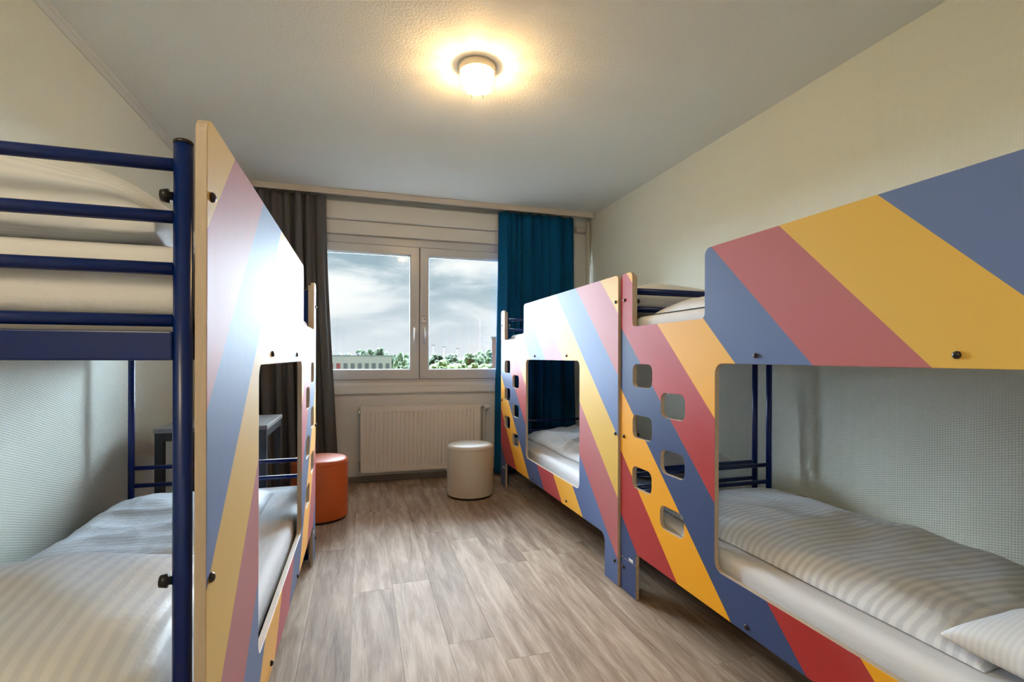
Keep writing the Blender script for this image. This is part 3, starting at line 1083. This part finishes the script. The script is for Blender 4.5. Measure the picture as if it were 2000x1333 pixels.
CR = [crown_mesh(s_) for s_ in (1, 2, 3)]


def tree(x, y, top, rx, rz_, mat, label, k_, name='tree'):
    e = empty(name, (x, y, GZ))
    me = CR[k_ % 3].copy()
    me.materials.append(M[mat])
    c_ = link('foliage', me, e)
    c_.scale = (rx, rx * 0.8, rz_)
    c_.location = (0, 0, top - GZ - rz_)
    c_.rotation_euler = (0, 0, k_ * 1.3)
    hgt = max(1.0, top - GZ - rz_ * 1.2)
    MB().tube([(0, 0, 0), (0.05, 0, hgt * 0.5), (0, 0.05, hgt)], [0.45, 0.32, 0.18], 8).build('trunk', M['bark'], e)
    return tag(e, label, 'tree', 'trees beyond the window')


def wx(u, y):
    """world x of picture column u on the plane at distance y"""
    a = (u - 1000) / 965.78
    c_, s_ = math.cos(YAW), math.sin(YAW)
    return y * (a * c_ + s_) / (-a * s_ + c_)


def wz(u, v, y):
    a = (u - 1000) / 965.78
    return 1.12 - (v - 697.04) / 965.78 * y / (-a * math.sin(YAW) + math.cos(YAW))


TREES = [
    (716, 184, 679, 4.6, 5.2, 'leaf_dark', 'dark green tree left of the tall pair above the white building'),
    (742, 204, 677, 5.0, 6.5, 'leaf_dark', 'tallest dark green tree above the white building roof'),
    (768, 178, 679, 4.8, 7.5, 'leaf_dark', 'broad dark green tree at the right corner of the white building'),
    (784, 170, 684, 3.8, 7.0, 'leaf_mid', 'mid green tree right of the white building by the window frame'),
    (682, 260, 690, 5.0, 4.5, 'leaf_mid', 'small distant tree over the left part of the building roof'),
    (664, 270, 694, 4.0, 3.5, 'leaf_dark', 'lowest distant tree at the left edge of the window view'),
    (852, 260, 689, 6.5, 5.0, 'leaf_dark', 'distant bluish tree at the left edge of the right pane'),
    (880, 230, 690, 6.0, 5.5, 'leaf_dark', 'dark rounded tree left of the large bright tree'),
    (922, 150, 677, 5.6, 6.5, 'leaf_mid', 'large bright green tree in the right pane'),
    (946, 170, 679, 4.2, 6.0, 'leaf_mid', 'green tree between the large tree and the pinkish building'),
    (868, 140, 702, 5.0, 3.8, 'leaf_light', 'yellow green low tree in the left of the right pane'),
    (900, 132, 701, 4.6, 3.8, 'leaf_light', 'yellow green low tree below the large bright tree'),
    (936, 118, 706, 4.8, 3.6, 'leaf_light', 'pale green low tree near the pinkish building'),
    (848, 126, 711, 3.6, 3.0, 'leaf_light', 'palest low tree at the lower left corner of the right pane'),
    (786, 130, 708, 2.6, 2.6, 'leaf_mid', 'low tree at the right foot of the white building'),
]
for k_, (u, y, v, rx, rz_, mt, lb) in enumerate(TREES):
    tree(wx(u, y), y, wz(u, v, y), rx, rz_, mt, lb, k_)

# white building with window rows
bx0, bx1, by = wx(560, 150), wx(765, 150), 150.0
ztop = wz(765, 697.5, by)
ab = empty('apartment_building', ((bx0 + bx1) / 2, by, GZ))
hb_ = ztop - GZ
hw = (bx1 - bx0) / 2
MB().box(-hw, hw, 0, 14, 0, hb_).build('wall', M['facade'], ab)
MB().box(-hw - 0.2, hw + 0.2, -0.2, 14.2, hb_ + 0.01, hb_ + 0.35).build('roof', M['roof_grey'], ab)
random.seed(12)
wm = MB().box(-0.55, 0.55, -0.12, -0.01, 0, 1.6)
wme = {'pane_dark': wm.mesh('window', M['pane_dark']), 'pane_red': wm.mesh('window', M['pane_red'])}
for row in range(4):
    for cidx in range(16):
        xx = hw - 1.2 - cidx * 1.95
        if xx < -hw + 1:
            break
        mt = 'pane_red' if cidx in (7, 8, 11) else 'pane_dark'
        o = link('window', wme[mt], ab)
        o.location = (xx, 0, hb_ - 3.6 - row * 3.3)
for k_ in range(9):
    xx = random.uniform(-hw + 1, hw - 1)
    MB().box(xx - 0.5, xx + 0.5, 4, 5.2, hb_ + 0.36, hb_ + random.uniform(0.7, 1.3)).build('roof_vent', M['roof_grey'], ab)
tag(ab, 'long white flat-roofed building with rows of small windows outside', 'building')

# low white hall beyond the trees
hl = empty('industrial_hall', (wx(850, 320), 320, GZ))
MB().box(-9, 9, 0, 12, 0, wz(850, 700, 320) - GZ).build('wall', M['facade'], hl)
MB().box(-9.2, 9.2, -0.2, 12.2, wz(850, 700, 320) - GZ + 0.01, wz(850, 700, 320) - GZ + 0.4).build('roof', M['roof_grey'], hl)
tag(hl, 'low white hall in the distance behind the yellow green trees', 'building')

# pinkish building at the right edge of the window
pb = empty('tower_block', (wx(961, 80), 80, GZ), -math.atan2(wx(961, 80), 80) - 0.01)
zt_ = wz(966, 661, 80) - GZ
MB().box(0, 8, 0, 10, 0, zt_).build('wall', M['brick_far'], pb)
MB().box(-0.15, 8.15, -0.15, 10.15, zt_ + 0.01, zt_ + 0.25).build('roof', M['roof_grey'], pb)
for row in range(4):
    for cidx in range(3):
        o = link('window', wme['pane_dark'], pb)
        o.location = (2.0 + cidx * 2.2, 0, zt_ - 3.0 - row * 3.0)
tag(pb, 'pinkish brick building at the right edge of the window view', 'building')

# thin light masts on the horizon
for u, vt, lb in ((846, 676, 'left thin light mast on the horizon'), (867, 679, 'middle thin light mast on the horizon'), (893, 682, 'right thin light mast on the horizon')):
    y = 300
    e = empty('light_mast', (wx(u, y), y, GZ))
    hgt = wz(u, vt, y) - GZ
    MB().tube([(0, 0, 0), (0, 0, hgt)], [0.25, 0.12], 8).build('pole', M['roof_grey'], e)
    MB().box(-1.0, 1.0, -0.2, 0.2, hgt, hgt + 0.4).build('lamp_head', M['roof_grey'], e)
    tag(e, lb, 'mast', 'light masts on the horizon')

# repeats share a group
GROUPS = {'bunk bed': 'striped bunk beds', 'mattress': 'mattresses on the bunks', 'duvet': 'duvets on the bunks',
          'pillow': 'pillows on the bunks', 'curtain': 'curtains beside the window', 'pouf': 'cylindrical poufs',
          'building': 'buildings beyond the window'}
for o in S.objects:
    c_ = o.get('category')
    if c_ in GROUPS and not o.parent:
        o['group'] = GROUPS[c_]
